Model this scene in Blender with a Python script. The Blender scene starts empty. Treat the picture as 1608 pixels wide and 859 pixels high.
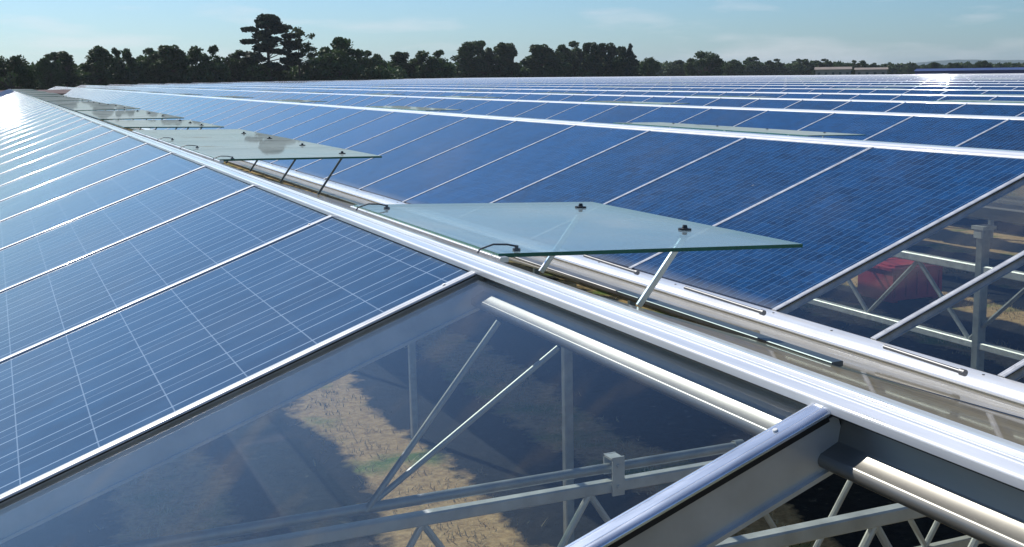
import bpy, math, random
from mathutils import Vector, Matrix
random.seed(7)
S = bpy.context.scene
COL = S.collection
R = math.radians

# ------------------------------------------------------------------ camera
CAM = Vector((-0.924, -6.917, 0.287))
CR = Vector((0.90627744, -0.42247664, -0.01321747))
CU = Vector((0.08297857, 0.14716586, 0.98562506))
CF = Vector((0.4144584, 0.89434652, -0.1684296))
FPX = 1879.35
cd = bpy.data.cameras.new('camera'); cam = bpy.data.objects.new('camera', cd); COL.objects.link(cam)
cam.matrix_world = Matrix(((CR.x, CU.x, -CF.x, CAM.x), (CR.y, CU.y, -CF.y, CAM.y), (CR.z, CU.z, -CF.z, CAM.z), (0, 0, 0, 1)))
cd.sensor_width = 36.0; cd.lens = FPX / 1608 * 36.0
cd.shift_x = -68.7 / 1608; cd.shift_y = 8.15 / 1608
cd.clip_start = 0.02; cd.clip_end = 30000
S.camera = cam

# ------------------------------------------------------------------ light
SUN = Vector((-0.2311, 0.7367, 0.6355)).normalized()
EL = math.asin(SUN.z); AZ = math.atan2(SUN.x, SUN.y)
w = bpy.data.worlds.new('World'); S.world = w; w.use_nodes = True
nt = w.node_tree; nt.nodes.clear()
sky = nt.nodes.new('ShaderNodeTexSky'); sky.sky_type = 'NISHITA'; sky.sun_disc = False
sky.sun_elevation = EL; sky.sun_rotation = AZ; sky.altitude = 100; sky.air_density = 1.0; sky.dust_density = 0.7; sky.ozone_density = 4.0
bg = nt.nodes.new('ShaderNodeBackground'); bg.inputs[1].default_value = 0.080
wo = nt.nodes.new('ShaderNodeOutputWorld')
def wn(typ, **k):
    n = nt.nodes.new(typ)
    for a_, b_ in k.items(): setattr(n, a_, b_)
    return n
tcw = wn('ShaderNodeTexCoord'); mpw = wn('ShaderNodeMapping'); mpw.inputs['Scale'].default_value = (9, 9, 55); nt.links.new(tcw.outputs['Generated'], mpw.inputs[0])
nw = wn('ShaderNodeTexNoise'); nw.inputs['Scale'].default_value = 1.0; nw.inputs['Detail'].default_value = 5; nw.inputs['Roughness'].default_value = .5; nt.links.new(mpw.outputs[0], nw.inputs['Vector'])
rw = wn('ShaderNodeMapRange'); rw.inputs[1].default_value = .53; rw.inputs[2].default_value = .72; rw.inputs[4].default_value = .30; nt.links.new(nw.outputs[0], rw.inputs[0])
tint = nt.nodes.new('ShaderNodeMix'); tint.data_type = 'RGBA'; tint.blend_type = 'MULTIPLY'; tint.inputs[0].default_value = 1.0
tint.inputs[7].default_value = (0.68, .95, 1.22, 1)          # clear northern-summer air: cooler than the dusty default
nt.links.new(sky.outputs[0], tint.inputs[6]); cl = wn('ShaderNodeMix', data_type='RGBA'); cl.inputs[7].default_value = (10.6, 10.1, 10.5, 1)      # thin high cloud
nt.links.new(rw.outputs[0], cl.inputs[0]); nt.links.new(tint.outputs[2], cl.inputs[6]); nt.links.new(cl.outputs[2], bg.inputs[0]); nt.links.new(bg.outputs[0], wo.inputs[0])
sd = bpy.data.lights.new('sun', 'SUN'); sd.energy = 5.0; sd.angle = R(0.53); sd.color = (1.0, 0.95, 0.87)
so = bpy.data.objects.new('sun', sd); COL.objects.link(so)
so.rotation_euler = SUN.to_track_quat('Z', 'Y').to_euler(); so.location = (0, 0, 60)
S.view_settings.view_transform = 'Standard'; S.view_settings.look = 'None'
S.view_settings.exposure = 0.16; S.view_settings.gamma = 1.0; S.view_settings.use_curve_mapping = False
S.cycles.max_bounces = 10; S.cycles.transparent_max_bounces = 24
S.cycles.transmission_bounces = 8; S.cycles.glossy_bounces = 5
S.cycles.sample_clamp_indirect = 6.0
S.cycles.use_denoising = True

# ------------------------------------------------------------------ materials
def mat(name):
    m = bpy.data.materials.new(name); m.use_nodes = True
    t = m.node_tree; t.nodes.clear()
    out = t.nodes.new('ShaderNodeOutputMaterial')
    return m, t, out
def N(t, typ, **k):
    n = t.nodes.new(typ)
    for a, b in k.items(): setattr(n, a, b)
    return n
def L(t, a, b): t.links.new(a, b)
def math_(t, op, a, b=None, c=None):
    n = N(t, 'ShaderNodeMath', operation=op)
    for i, v in enumerate((a, b, c)):
        if v is None: continue
        if isinstance(v, (int, float)): n.inputs[i].default_value = v
        else: L(t, v, n.inputs[i])
    return n.outputs[0]
def mixc(t, f, a, b):
    n = N(t, 'ShaderNodeMix', data_type='RGBA')
    for i, v in ((0, f), (6, a), (7, b)):
        if isinstance(v, (int, float)): n.inputs[i].default_value = v
        elif isinstance(v, tuple): n.inputs[i].default_value = v + (1,) if len(v) == 3 else v
        else: L(t, v, n.inputs[i])
    return n.outputs[2]
def noise(t, scale, detail=3, vec=None, rough=0.55):
    n = N(t, 'ShaderNodeTexNoise'); n.inputs['Scale'].default_value = scale; n.inputs['Detail'].default_value = detail
    n.inputs['Roughness'].default_value = rough
    if vec is not None: L(t, vec, n.inputs['Vector'])
    return n.outputs[0]
def ramp(t, f, lo, hi):
    n = N(t, 'ShaderNodeMapRange'); n.inputs[1].default_value = lo; n.inputs[2].default_value = hi
    L(t, f, n.inputs[0]); return n.outputs[0]
def plain(name, col, rough=0.6, metal=0.0, var=0.25, scale=6.0, bump=0.0, spec=0.5, stretch=None, coat=0.0, crough=.12):
    m, t, out = mat(name)
    b = N(t, 'ShaderNodeBsdfPrincipled')
    tc = N(t, 'ShaderNodeTexCoord'); v = tc.outputs['Object']
    if stretch:
        mp = N(t, 'ShaderNodeMapping'); mp.inputs['Scale'].default_value = stretch; L(t, v, mp.inputs[0]); v = mp.outputs[0]
    f = noise(t, scale, 5, v)
    d = tuple(c * (1 - var) for c in col); h = tuple(min(1, c * (1 + var * .6)) for c in col)
    L(t, mixc(t, ramp(t, f, .3, .7), d, h), b.inputs['Base Color'])
    b.inputs['Metallic'].default_value = metal
    b.inputs['Specular IOR Level'].default_value = spec
    L(t, math_(t, 'MULTIPLY_ADD', f, rough * .5, rough * .75), b.inputs['Roughness'])
    b.inputs['Coat Weight'].default_value = coat; b.inputs['Coat Roughness'].default_value = crough
    if bump:
        bn = N(t, 'ShaderNodeBump'); bn.inputs[0].default_value = bump; bn.inputs[1].default_value = .02
        L(t, f, bn.inputs['Height']); L(t, bn.outputs[0], b.inputs['Normal'])
    L(t, b.outputs[0], out.inputs[0])
    return m

def pv_mat(name, cell_lo, cell_hi, linecol, pu, pv_, busw, gapw, rough):
    """polycrystalline cells behind glass: uv.x runs along the ridge, uv.y up the slope, in metres"""
    m, t, out = mat(name)
    b = N(t, 'ShaderNodeBsdfPrincipled')
    uv = N(t, 'ShaderNodeUVMap'); sp = N(t, 'ShaderNodeSeparateXYZ'); L(t, uv.outputs[0], sp.inputs[0])
    def line(c, pitch, wid):
        f = math_(t, 'FRACT', math_(t, 'DIVIDE', c, pitch))
        d = math_(t, 'ABSOLUTE', math_(t, 'SUBTRACT', f, .5))
        return math_(t, 'LESS_THAN', d, wid / pitch * .5)
    bus = line(sp.outputs[0], pu / 2, busw)
    gu = line(math_(t, 'ADD', sp.outputs[0], pu / 2), pu, gapw)
    gv = line(math_(t, 'ADD', sp.outputs[1], pv_ / 2), pv_, gapw)
    oi = N(t, 'ShaderNodeObjectInfo')
    ofs = N(t, 'ShaderNodeVectorMath', operation='ADD'); L(t, uv.outputs[0], ofs.inputs[0])
    cmb = N(t, 'ShaderNodeCombineXYZ'); L(t, math_(t, 'MULTIPLY', oi.outputs['Random'], 40.0), cmb.inputs[0]); L(t, cmb.outputs[0], ofs.inputs[1])
    vo = N(t, 'ShaderNodeTexVoronoi'); vo.inputs['Scale'].default_value = 24; L(t, ofs.outputs[0], vo.inputs['Vector'])
    sv = N(t, 'ShaderNodeSeparateColor'); L(t, vo.outputs['Color'], sv.inputs[0])
    cellid = N(t, 'ShaderNodeTexWhiteNoise', noise_dimensions='3D')
    sn = N(t, 'ShaderNodeVectorMath', operation='SNAP'); L(t, ofs.outputs[0], sn.inputs[0]); sn.inputs[1].default_value = (pu, pv_, 1)
    L(t, sn.outputs[0], cellid.inputs[0])
    big = noise(t, 2.2, 3, ofs.outputs[0])
    f = math_(t, 'MULTIPLY_ADD', sv.outputs[0], .45, math_(t, 'MULTIPLY', cellid.outputs[0], .42))
    f = math_(t, 'ADD', f, math_(t, 'MULTIPLY', big, .2))
    f = math_(t, 'ADD', f, math_(t, 'MULTIPLY_ADD', oi.outputs['Random'], .36, -.2))
    c = mixc(t, f, cell_lo, cell_hi)
    ln = math_(t, 'MAXIMUM', bus, math_(t, 'MULTIPLY', math_(t, 'MAXIMUM', gu, gv), .6))
    c = mixc(t, ln, c, linecol)
    # dried dust and drip marks, patchy
    dn = noise(t, 1.1, 6, ofs.outputs[0], .65)
    c = mixc(t, math_(t, 'MULTIPLY', ramp(t, dn, .52, .8), .07), c, (.30, .30, .27))
    # silt settled along the lower edge, and a few bird droppings
    lowe = math_(t, 'MULTIPLY', math_(t, 'SUBTRACT', 1.0, ramp(t, math_(t, 'ADD', sp.outputs[1], math_(t, 'MULTIPLY', dn, .10)), .06, .16)), .30)
    c = mixc(t, lowe, c, (.30, .29, .25))
    v2 = N(t, 'ShaderNodeTexVoronoi'); v2.inputs['Scale'].default_value = 1.7; L(t, ofs.outputs[0], v2.inputs['Vector'])
    dj = math_(t, 'ADD', v2.outputs['Distance'], math_(t, 'MULTIPLY_ADD', noise(t, 60, 3, ofs.outputs[0]), .05, -.025))
    c = mixc(t, math_(t, 'MULTIPLY', math_(t, 'LESS_THAN', dj, .014), .75), c, (.55, .55, .50))
    L(t, c, b.inputs['Base Color'])
    L(t, math_(t, 'MULTIPLY_ADD', ramp(t, dn, .3, .75), .10, rough), b.inputs['Roughness'])
    b.inputs['IOR'].default_value = 1.36
    # the sheet glass is not dead flat
    bn = N(t, 'ShaderNodeBump'); bn.inputs[0].default_value = .05; bn.inputs[1].default_value = .01
    L(t, noise(t, 9, 2, ofs.outputs[0]), bn.inputs['Height']); L(t, bn.outputs[0], b.inputs['Normal'])
    L(t, b.outputs[0], out.inputs[0])
    return m

def glass_mat(name, tint, dust_col, dust, ior=1.5, rough=0.02, dirt=None, tscale=3.0):
    """thin pane: light passes straight through, Fresnel sky reflection, a film of dust"""
    m, t, out = mat(name)
    tr = N(t, 'ShaderNodeBsdfTransparent'); tr.inputs[0].default_value = tint + (1,)
    gl = N(t, 'ShaderNodeBsdfGlossy'); gl.inputs['Roughness'].default_value = rough
    ge = N(t, 'ShaderNodeNewGeometry'); dt = N(t, 'ShaderNodeVectorMath', operation='DOT_PRODUCT')
    L(t, ge.outputs['Incoming'], dt.inputs[0]); L(t, ge.outputs['Normal'], dt.inputs[1])
    r0 = ((ior - 1) / (ior + 1)) ** 2
    sch = math_(t, 'POWER', math_(t, 'SUBTRACT', 1.0, math_(t, 'ABSOLUTE', dt.outputs['Value'])), 5.0)
    fr = math_(t, 'MULTIPLY_ADD', sch, 1 - r0, r0)
    mx = N(t, 'ShaderNodeMixShader'); L(t, fr, mx.inputs[0]); L(t, tr.outputs[0], mx.inputs[1]); L(t, gl.outputs[0], mx.inputs[2])
    df = N(t, 'ShaderNodeBsdfDiffuse'); df.inputs[0].default_value = dust_col + (1,)
    tc = N(t, 'ShaderNodeTexCoord')
    n1 = noise(t, tscale, 6, tc.outputs['Object'], .65)
    fac = math_(t, 'MULTIPLY_ADD', ramp(t, n1, .35, .7), dust, dust * .55)
    mx2 = N(t, 'ShaderNodeMixShader')
    if dirt:
        n2 = noise(t, 1.3, 7, tc.outputs['Object'], .7)
        pm = math_(t, 'MULTIPLY', ramp(t, n2, dirt[0], dirt[0] + .07), dirt[1])
        fac = math_(t, 'MAXIMUM', fac, pm)
        L(t, mixc(t, pm, dust_col, dirt[2]), df.inputs[0])
    # a dust film covers more of the view the flatter one looks across it
    cosv = math_(t, 'MAXIMUM', math_(t, 'ABSOLUTE', dt.outputs['Value']), .02)
    fac = math_(t, 'SUBTRACT', 1.0, math_(t, 'POWER', math_(t, 'SUBTRACT', 1.0, math_(t, 'MINIMUM', fac, .97)), math_(t, 'MINIMUM', math_(t, 'DIVIDE', .7, cosv), 12.0)))
    tl = N(t, 'ShaderNodeBsdfTranslucent'); tl.inputs[0].default_value = dust_col + (1,)
    dd = N(t, 'ShaderNodeMixShader'); dd.inputs[0].default_value = .50; L(t, df.outputs[0], dd.inputs[1]); L(t, tl.outputs[0], dd.inputs[2])
    L(t, fac, mx2.inputs[0]); L(t, mx.outputs[0], mx2.inputs[1]); L(t, dd.outputs[0], mx2.inputs[2])
    L(t, mx2.outputs[0], out.inputs[0])
    return m

M = {}
M['alu'] = plain('aluminium', (.84, .85, .86), .30, .75, .10, 5, stretch=(3, .3, 3))
M['alu_cap'] = plain('mill aluminium cap', (.76, .77, .78), .45, .06, .18, 5, spec=.3, coat=1.0, crough=.07, stretch=(9, .5, 9))
M['alu_bar'] = plain('mill aluminium bar cap', (.60, .605, .61), .45, .08, .28, 11, spec=.3, coat=1.0, crough=.07)
M['alu_dull'] = plain('dull aluminium', (.60, .61, .60), .42, .5, .25, 7)
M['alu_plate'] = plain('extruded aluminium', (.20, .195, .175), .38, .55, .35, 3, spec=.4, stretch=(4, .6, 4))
M['alu_near'] = plain('streaky aluminium cap', (.80, .82, .86), .22, .80, .16, 14, stretch=(1.2, 6, 1), coat=.5, crough=.06)
M['alu_web'] = plain('darker aluminium web', (.50, .51, .50), .5, .6, .3, 12)  # darker metal tone for the webs
M['white'] = plain('pale painted metal', (.86, .86, .85), .45, .05, .16, 4, spec=.3, stretch=(2, .35, 2), coat=1.0, crough=.07)
M['galv'] = plain('galvanised steel', (.44, .47, .47), .5, .8, .25, 9)
M['galv_pale'] = plain('pale galvanised steel', (.66, .68, .68), .55, .5, .2, 9)
M['rubber'] = plain('black rubber gasket', (.012, .012, .012), .6, 0, .2)
M['black'] = plain('black plastic', (.02, .02, .02), .45, 0, .2)
M['steel_dark'] = plain('dark weathered steel', (.16, .16, .16), .45, .6, .3)
M['glass'] = glass_mat('clear roof glass', (.95, .97, .98), (.40, .46, .50), .002, ior=1.24)
M['glass_side'] = glass_mat('dusty side glass', (.82, .85, .80), (.46, .41, .31), .07)
M['vent_glass'] = glass_mat('vent glass', (.80, .90, .91), (.60, .72, .78), .034)
M['vent_glass_dirty'] = glass_mat('dirty vent glass', (.80, .88, .85), (.62, .72, .72), .06, dirt=(.56, .50, (.20, .20, .14)))
M['glass_edge'] = plain('green glass edge', (.02, .16, .10), .2, 0, .3)
M['pv_near'] = pv_mat('solar cells narrow panel', (.005, .026, .066), (.012, .052, .118), (.24, .32, .42), 1 / 6, .128, .0044, .0024, .085)
M['pv'] = pv_mat('solar cells wide panel', (.001, .010, .036), (.003, .052, .165), (.09, .19, .34), 1 / 6, .128, .0048, .0020, .05)
M['pv_far'] = M['pv']

# ------------------------------------------------------------------ mesh helpers
ORG = {}
class MB:
    def __init__(s): s.v = []; s.f = []; s.m = []; s.uv = {}
    def add(s, vs, fs, mi=0, uvs=None):
        o = len(s.v); s.v += [tuple(p) for p in vs]
        for j, f in enumerate(fs):
            if uvs and uvs[j]: s.uv[len(s.f)] = uvs[j]
            s.f.append([o + i for i in f]); s.m.append(mi)
    def box(s, c, sx, sy, sz, ax=(1, 0, 0), ay=(0, 1, 0), az=(0, 0, 1), mi=0):
        c = Vector(c); ax = Vector(ax) * sx / 2; ay = Vector(ay) * sy / 2; az = Vector(az) * sz / 2
        vs = [c + i * ax + j * ay + k * az for k in (-1, 1) for j in (-1, 1) for i in (-1, 1)]
        s.add(vs, [(0, 2, 3, 1), (4, 5, 7, 6), (0, 1, 5, 4), (2, 6, 7, 3), (0, 4, 6, 2), (1, 3, 7, 5)], mi)
    def prof(s, pts, p0, p1, A, B, mi=0, closed=True):
        p0 = Vector(p0); p1 = Vector(p1); A = Vector(A); B = Vector(B); n = len(pts)
        vs = [p0 + A * a + B * b for a, b in pts] + [p1 + A * a + B * b for a, b in pts]
        fs = [(i, (i + 1) % n, n + (i + 1) % n, n + i) for i in range(n if closed else n - 1)]
        if closed: fs += [tuple(range(n))[::-1], tuple(range(n, 2 * n))]
        s.add(vs, fs, mi)
    def bar(s, p0, p1, wA, wB, up=(0, 0, 1), mi=0):
        p0 = Vector(p0); p1 = Vector(p1); d = (p1 - p0).normalized(); A = d.cross(Vector(up))
        if A.length < 1e-4: A = d.cross(Vector((0, 1, 0)))
        A.normalize(); B = A.cross(d)
        c = .12 * min(wA, wB); a = wA / 2; b = wB / 2
        s.prof([(-a + c, -b), (a - c, -b), (a, -b + c), (a, b - c), (a - c, b), (-a + c, b), (-a, b - c), (-a, -b + c)], p0, p1, A, B, mi)
    def tube(s, p0, p1, r, n=10, mi=0, r1=None):
        p0 = Vector(p0); p1 = Vector(p1); d = (p1 - p0).normalized()
        A = d.cross(Vector((0, 0, 1)));  A = A if A.length > 1e-4 else d.cross(Vector((0, 1, 0)))
        A.normalize(); B = A.cross(d); r1 = r if r1 is None else r1
        vs = [p0 + (A * math.cos(2 * math.pi * i / n) + B * math.sin(2 * math.pi * i / n)) * r for i in range(n)]
        vs += [p1 + (A * math.cos(2 * math.pi * i / n) + B * math.sin(2 * math.pi * i / n)) * r1 for i in range(n)]
        s.add(vs, [(i, (i + 1) % n, n + (i + 1) % n, n + i) for i in range(n)] + [tuple(range(n))[::-1], tuple(range(n, 2 * n))], mi)
    def path(s, pts, r, n=8, mi=0):
        for a, b in zip(pts[:-1], pts[1:]): s.tube(a, b, r, n, mi)
    def disc(s, c, r, h, axis=(0, 0, 1), n=14, mi=0, r1=None):
        c = Vector(c); a = Vector(axis).normalized(); s.tube(c, c + a * h, r, n, mi, r1)
    def build(s, name, mats, parent=None, origin=None, smooth=False):
        if not isinstance(mats, (list, tuple)): mats = [mats]
        o = Vector(origin) if origin is not None else Vector(s.v[0])
        me = bpy.data.meshes.new(name)
        me.from_pydata([tuple(Vector(p) - o) for p in s.v], [], s.f)
        for m in mats: me.materials.append(m)
        for p, mi in zip(me.polygons, s.m): p.material_index = mi; p.use_smooth = bool(smooth)
        if smooth == 50:
            for p in me.polygons:
                e_ = [(me.vertices[a].co - me.vertices[b].co).length for a, b in p.edge_keys]; p.use_smooth = min(e_) < .0125
        if s.uv:
            ul = me.uv_layers.new(name='UVMap')
            for p in me.polygons:
                q = s.uv.get(p.index)
                if q:
                    for li, c in zip(p.loop_indices, q): ul.data[li].uv = c
        ob = bpy.data.objects.new(name, me); COL.objects.link(ob)
        put(ob, parent, o)
        if smooth and hasattr(me, 'set_sharp_from_angle'): me.set_sharp_from_angle(angle=R(40 if smooth is True else smooth))
        return ob
def put(ob, parent, o):
    ORG[ob.name] = Vector(o)
    if parent: ob.parent = parent; ob.location = Vector(o) - ORG[parent.name]
    else: ob.location = Vector(o)
def empty(name, loc):
    o = bpy.data.objects.new(name, None); COL.objects.link(o); o.empty_display_size = .3
    ORG[o.name] = Vector(loc); o.location = loc; return o
def tag(o, label=None, cat=None, group=None, kind=None):
    if label: o['label'] = label
    if cat: o['category'] = cat
    if group: o['group'] = group
    if kind: o['kind'] = kind
    return o
def dup(o, parent, origin):
    c = o.copy(); COL.objects.link(c); c.parent = None; put(c, parent, origin); return c

# ------------------------------------------------------------------ layout of the roof
W = 6.279; H = 1.146; m = H / (W / 2); NX = 1 / math.hypot(1, m)
GZ = -4.0
Y0 = -4.943; O2 = -1.448
KMAX = 18
def ridge_z(k):
    t = {-1: 0.0, 0: 0.0, 1: -.326, 2: -.384, 3: -.420, 4: -.440, 5: -.440}
    return t[k] if k in t else -.44 + min(.011 * (k - 5), .10)
def off(k): return {1: O2, 2: 4.136 % 2 - 2 + 0.0, 3: 9.542 % 2}.get(k, (k * .73) % 2)
ends = {-1: 55.0, 0: 55.0, 1: 150.0, 2: 205.0, 3: 226.0, 4: 240.0, 5: 248.0}
def end(k): return ends.get(k, 248.0 + min(60, (k - 5) * 9))
START = -14.0
def lplane(k, X): return ridge_z(k) - m * (k * W - X)          # left slope of span k
US = Vector((NX, 0, m * NX)); NS = Vector((-m * NX, 0, NX))    # up the left slope, and its outward normal
CL = .169                                                       # left edge of the ridge cap, from the axis
LIP = .529                                                      # right lip of the gutter, from the valley axis
def gutter_right(k):  X = k * W + W / 2 + LIP; return Vector((X, 0, lplane(k + 1, X)))
def gutter_left(k):
    if k == 0: return Vector((3.0, 0, -1.15))
    g = gutter_right(k); return Vector((k * W + W / 2 - .14, 0, g.z + .125))

GH = empty('greenhouse', (W * 9, 60, GZ))
tag(GH, 'vast low greenhouse of many parallel ridges in bare aluminium and glass', 'greenhouse')

def vec(x, y, z): return Vector((x, y, z))
# --- ridge caps
def bead(cx, cz, r, a0, a1, n):
    return [(cx + r * math.cos(R(a0 + (a1 - a0) * i / n)), cz + r * math.sin(R(a0 + (a1 - a0) * i / n))) for i in range(n + 1)]
for k in range(-1, KMAX + 1):
    z = ridge_z(k); X = k * W; e = end(k); q_ = 1.0 if k < 5 else .68
    if k == 0:
        P = bead(-.1705, -.0510, .0030, 190, 86, 7) + [(-.150, -.0478), (-.1495, -.0470), (-.1455, -.0470), (-.1445, -.0478), (-.138, -.0482), (-.135, -.054), (-.132, -.054)]
        P += bead(-.1270, -.0492, .0026, 150, 70, 6) + [(-.112, -.0468)] + [(-.100, -.0545), (-.085, -.064), (-.085, -.075), (-.12, -.060), (-.1715, -.0602)]
    else:
        P = bead(-.158, -.066, .019, 185, 102, 7) + [(-.10, -.038), (-.097, -.034), (-.06, -.027), (.06, -.027), (.10, -.034), (.15, -.052), (.15, -.066), (0, -.05)]
    if k > 0: P = [(x_ * q_, -.03 + (z_ + .03) * q_) for x_, z_ in P]
    b = MB(); b.prof(P, (X, START, z), (X, e, z), (1, 0, 0), (0, 0, 1))
    b.build('ridge_cap', [M['alu_cap'], M['steel_dark']], GH, (X, START, z), smooth=50)
    # ridge purlin below the cap: web, lip and round tube
    if k <= 3:
        b = MB()
        if k == 0:
            P = [(-.146, -.0632), (-.150, -.0632), (-.1555, -.0930), (-.1560, -.0940), (-.1760, -.1030), (-.1775, -.1035)]
            P += bead(-.1722, -.1110, .0088, 132, 300, 10) + [(-.158, -.110), (-.152, -.097)]
            b.prof(P, (0, START, 0), (0, e, 0), (1, 0, 0), (0, 0, 1))
            b.box((-.1600, (START + e) / 2, -.0618), .0175, e - START, .0022, mi=1)
        else:
            b.box((X, (START + e) / 2, z - .14), .01, e - START, .10)
            b.tube((X, START, z - .21), (X, e, z - .21), .03, 10)
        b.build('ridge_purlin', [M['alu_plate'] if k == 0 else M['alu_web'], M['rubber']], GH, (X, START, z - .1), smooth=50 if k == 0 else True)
# --- gutters
def sheet(pts, t):
    out = []
    for i, p in enumerate(pts):
        a = pts[max(0, i - 1)]; c = pts[min(len(pts) - 1, i + 1)]
        d = Vector((c[0] - a[0], c[1] - a[1])).normalized(); out.append((p[0] + d.y * t, p[1] - d.x * t))
    return list(pts) + out[::-1]
for k in range(-1, KMAX + 1):
    gl = gutter_left(k)
    gr = gutter_right(k) if k < KMAX else Vector((k * W + W / 2 + .3, 0, gutter_left(k).z))
    e = max(end(k), end(min(k + 1, KMAX)))
    x0, z0, x1, z1 = gl.x, gl.z, gr.x, gr.z
    pts = [(x0, z0 + .012), (x0 + .02, z0 + .010), (x0 + .03, z0 - .075), (x0 + .10, z0 - .115), (x1 - .34, z1 - .125), (x1 - .27, z1 - .040),
           (x1 - .25, z1 - .018), (x1 - .20, z1 - .018), (x1 - .19, z1 - .030), (x1 - .14, z1 - .026), (x1 - .13, z1 - .004), (x1 - .02, z1 + .004), (x1 + .01, z1 - .004), (x1 + .03, z1 - .03)]
    b = MB(); b.prof(sheet(pts, .006), (0, START, 0), (0, e, 0), (1, 0, 0), (0, 0, 1))
    if k == 0:
        for i in range(-12, 60):                                # screws along the right lip
            b.disc((x1 - .075 + .01 * (i % 3), i * .62 + .1, z1 - .004), .0075, .008, (0, 0, 1), 8, 1)
    b.build('gutter', [M['white'], M['steel_dark']], GH, (x0, START, z0), smooth=50)

# --- glazing bars on the left slopes
CW = {0: .046, 1: .055}
def bar_mesh(k, length, wd):
    """cap over the glass, black gasket and web under it; origin at the top end on the slope"""
    b = MB(); a = wd / 2
    s_ = [(-1, .0015), (-1, .0040), (-.97, .0052), (-.88, .0064), (-.76, .0073), (-.62, .0079), (-.50, .0081), (-.47, .0070), (-.41, .0070), (-.38, .0083)]
    s_ = [(u_, v_ * (.62 if wd < .03 else 1)) for u_, v_ in s_]; gd = -.0025 if wd < .03 else -.006
    P = [(a * u_, v_) for u_, v_ in s_] + [(-a * u_, v_) for u_, v_ in s_[::-1]]
    p0 = Vector((0, 0, 0)); p1 = -US * length
    b.prof(P, p0, p1, (0, 1, 0), NS, 0)
    g = a * .86
    b.prof([(-g, gd), (-g, .0009), (g, .0009), (g, gd)], p0 - US * .004, p1 + US * .004, (0, 1, 0), NS, 1)
    b.prof([(-.009, -.056), (-.009, gd), (.009, gd), (.009, -.056)], p0 + US * .010, p1, (0, 1, 0), NS, 2)
    b.prof([(-.015, -.061), (-.015, -.056), (.015, -.056), (.015, -.061)], p0 - US * .012, p1, (0, 1, 0), NS, 2)
    for q in (.06, length * .5, length - .1):                   # the screws along the cap
        b.disc(p0 - US * q + NS * (.0082 if wd > .03 else .0049), .0028, .002, NS, 8, 2)
    return b
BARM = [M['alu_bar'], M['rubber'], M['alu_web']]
def slope_len(k):
    top = Vector((k * W - CL, 0, lplane(k, k * W - CL))); bot = gutter_right(k - 1); return (top - bot).length, top
LEN = {}; TOP = {}
for k in range(0, KMAX + 1): LEN[k], TOP[k] = slope_len(k)
LEN[0] = 2.75
bars = {}
def bar_list(k):
    if k == 0: return [Y0 + i for i in range(-6, int(end(0) - Y0) + 1)]
    o = off(k); near = []
    ys = []; y = o - 1 if k == 1 else o - 6
    if k == 1: ys = [O2 + i for i in (-9, -8, -7, -6, -5, -4, -3, -2, -1, 0)]; y = O2 + 1
    while y < end(k): ys.append(y); y += 2
    return ys
indiv = 0; restb = MB()
quota = {0: 46, 1: 34, 2: 14, 3: 6}
proto = {}
for k in range(0, KMAX + 1):
    for n, y in enumerate(bar_list(k)):
        o = Vector((TOP[k].x, y, TOP[k].z))
        vis = y > (-7.2 if k == 0 else -3.4 if k == 1 else 1.0)
        if vis and quota.get(k, 0) > 0:
            quota[k] -= 1; wd = .050 if k else .033 if y < Y0 - .5 else .026; kk = (k, wd)
            if kk not in proto:
                b = bar_mesh(k, LEN[k], wd); b.v = [tuple(Vector(p) + o) for p in b.v]
                proto[kk] = b.build('glazing_bar', BARM if wd != .033 else [M['alu_near'], M['rubber'], M['alu_dull']], GH, o, smooth=50)
            else: dup(proto[kk], GH, o)
        else:
            if y < -9 and k > 1: continue
            a = .025 if k else .013
            restb.prof([(-a, -.03), (-a, .009), (-a * .6, .014), (a * .6, .014), (a, .009), (a, -.03)], o, o - US * LEN[k], (0, 1, 0), NS)
rb = restb.build('glazing_bar', M['alu_cap'], GH, (60, 60, -1)); rb['kind'] = 'stuff'

# --- panes of bare glass
def pane(p0, p1, y0, y1, mt, parent, name='roof_glass', up=.0, t=.004, edge=None):
    b = MB(); p0 = Vector(p0); p1 = Vector(p1); d = (p1 - p0); ln = d.length; d.normalize(); n = Vector((-d.z, 0, d.x))
    if n.z < 0: n = -n
    c = (p0 + p1) / 2; c.y = (y0 + y1) / 2
    b.box(c - n * (t / 2 - up), ln, y1 - y0, t, d, (0, 1, 0), n)
    return b.build(name, mt, parent, c)
for k, ys in ((0, [Y0 - 1]), (1, [O2 + i for i in (-6, -5, -4, -3, -2, -1, 0)])):
    for y in ys:
        p0 = TOP[k]; p1 = TOP[k] - US * LEN[k]
        g_ = .012
        pane(p0 - NS * .004, p1 - NS * .004, y + g_, y + 1 - g_, M['glass'], GH)
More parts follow.
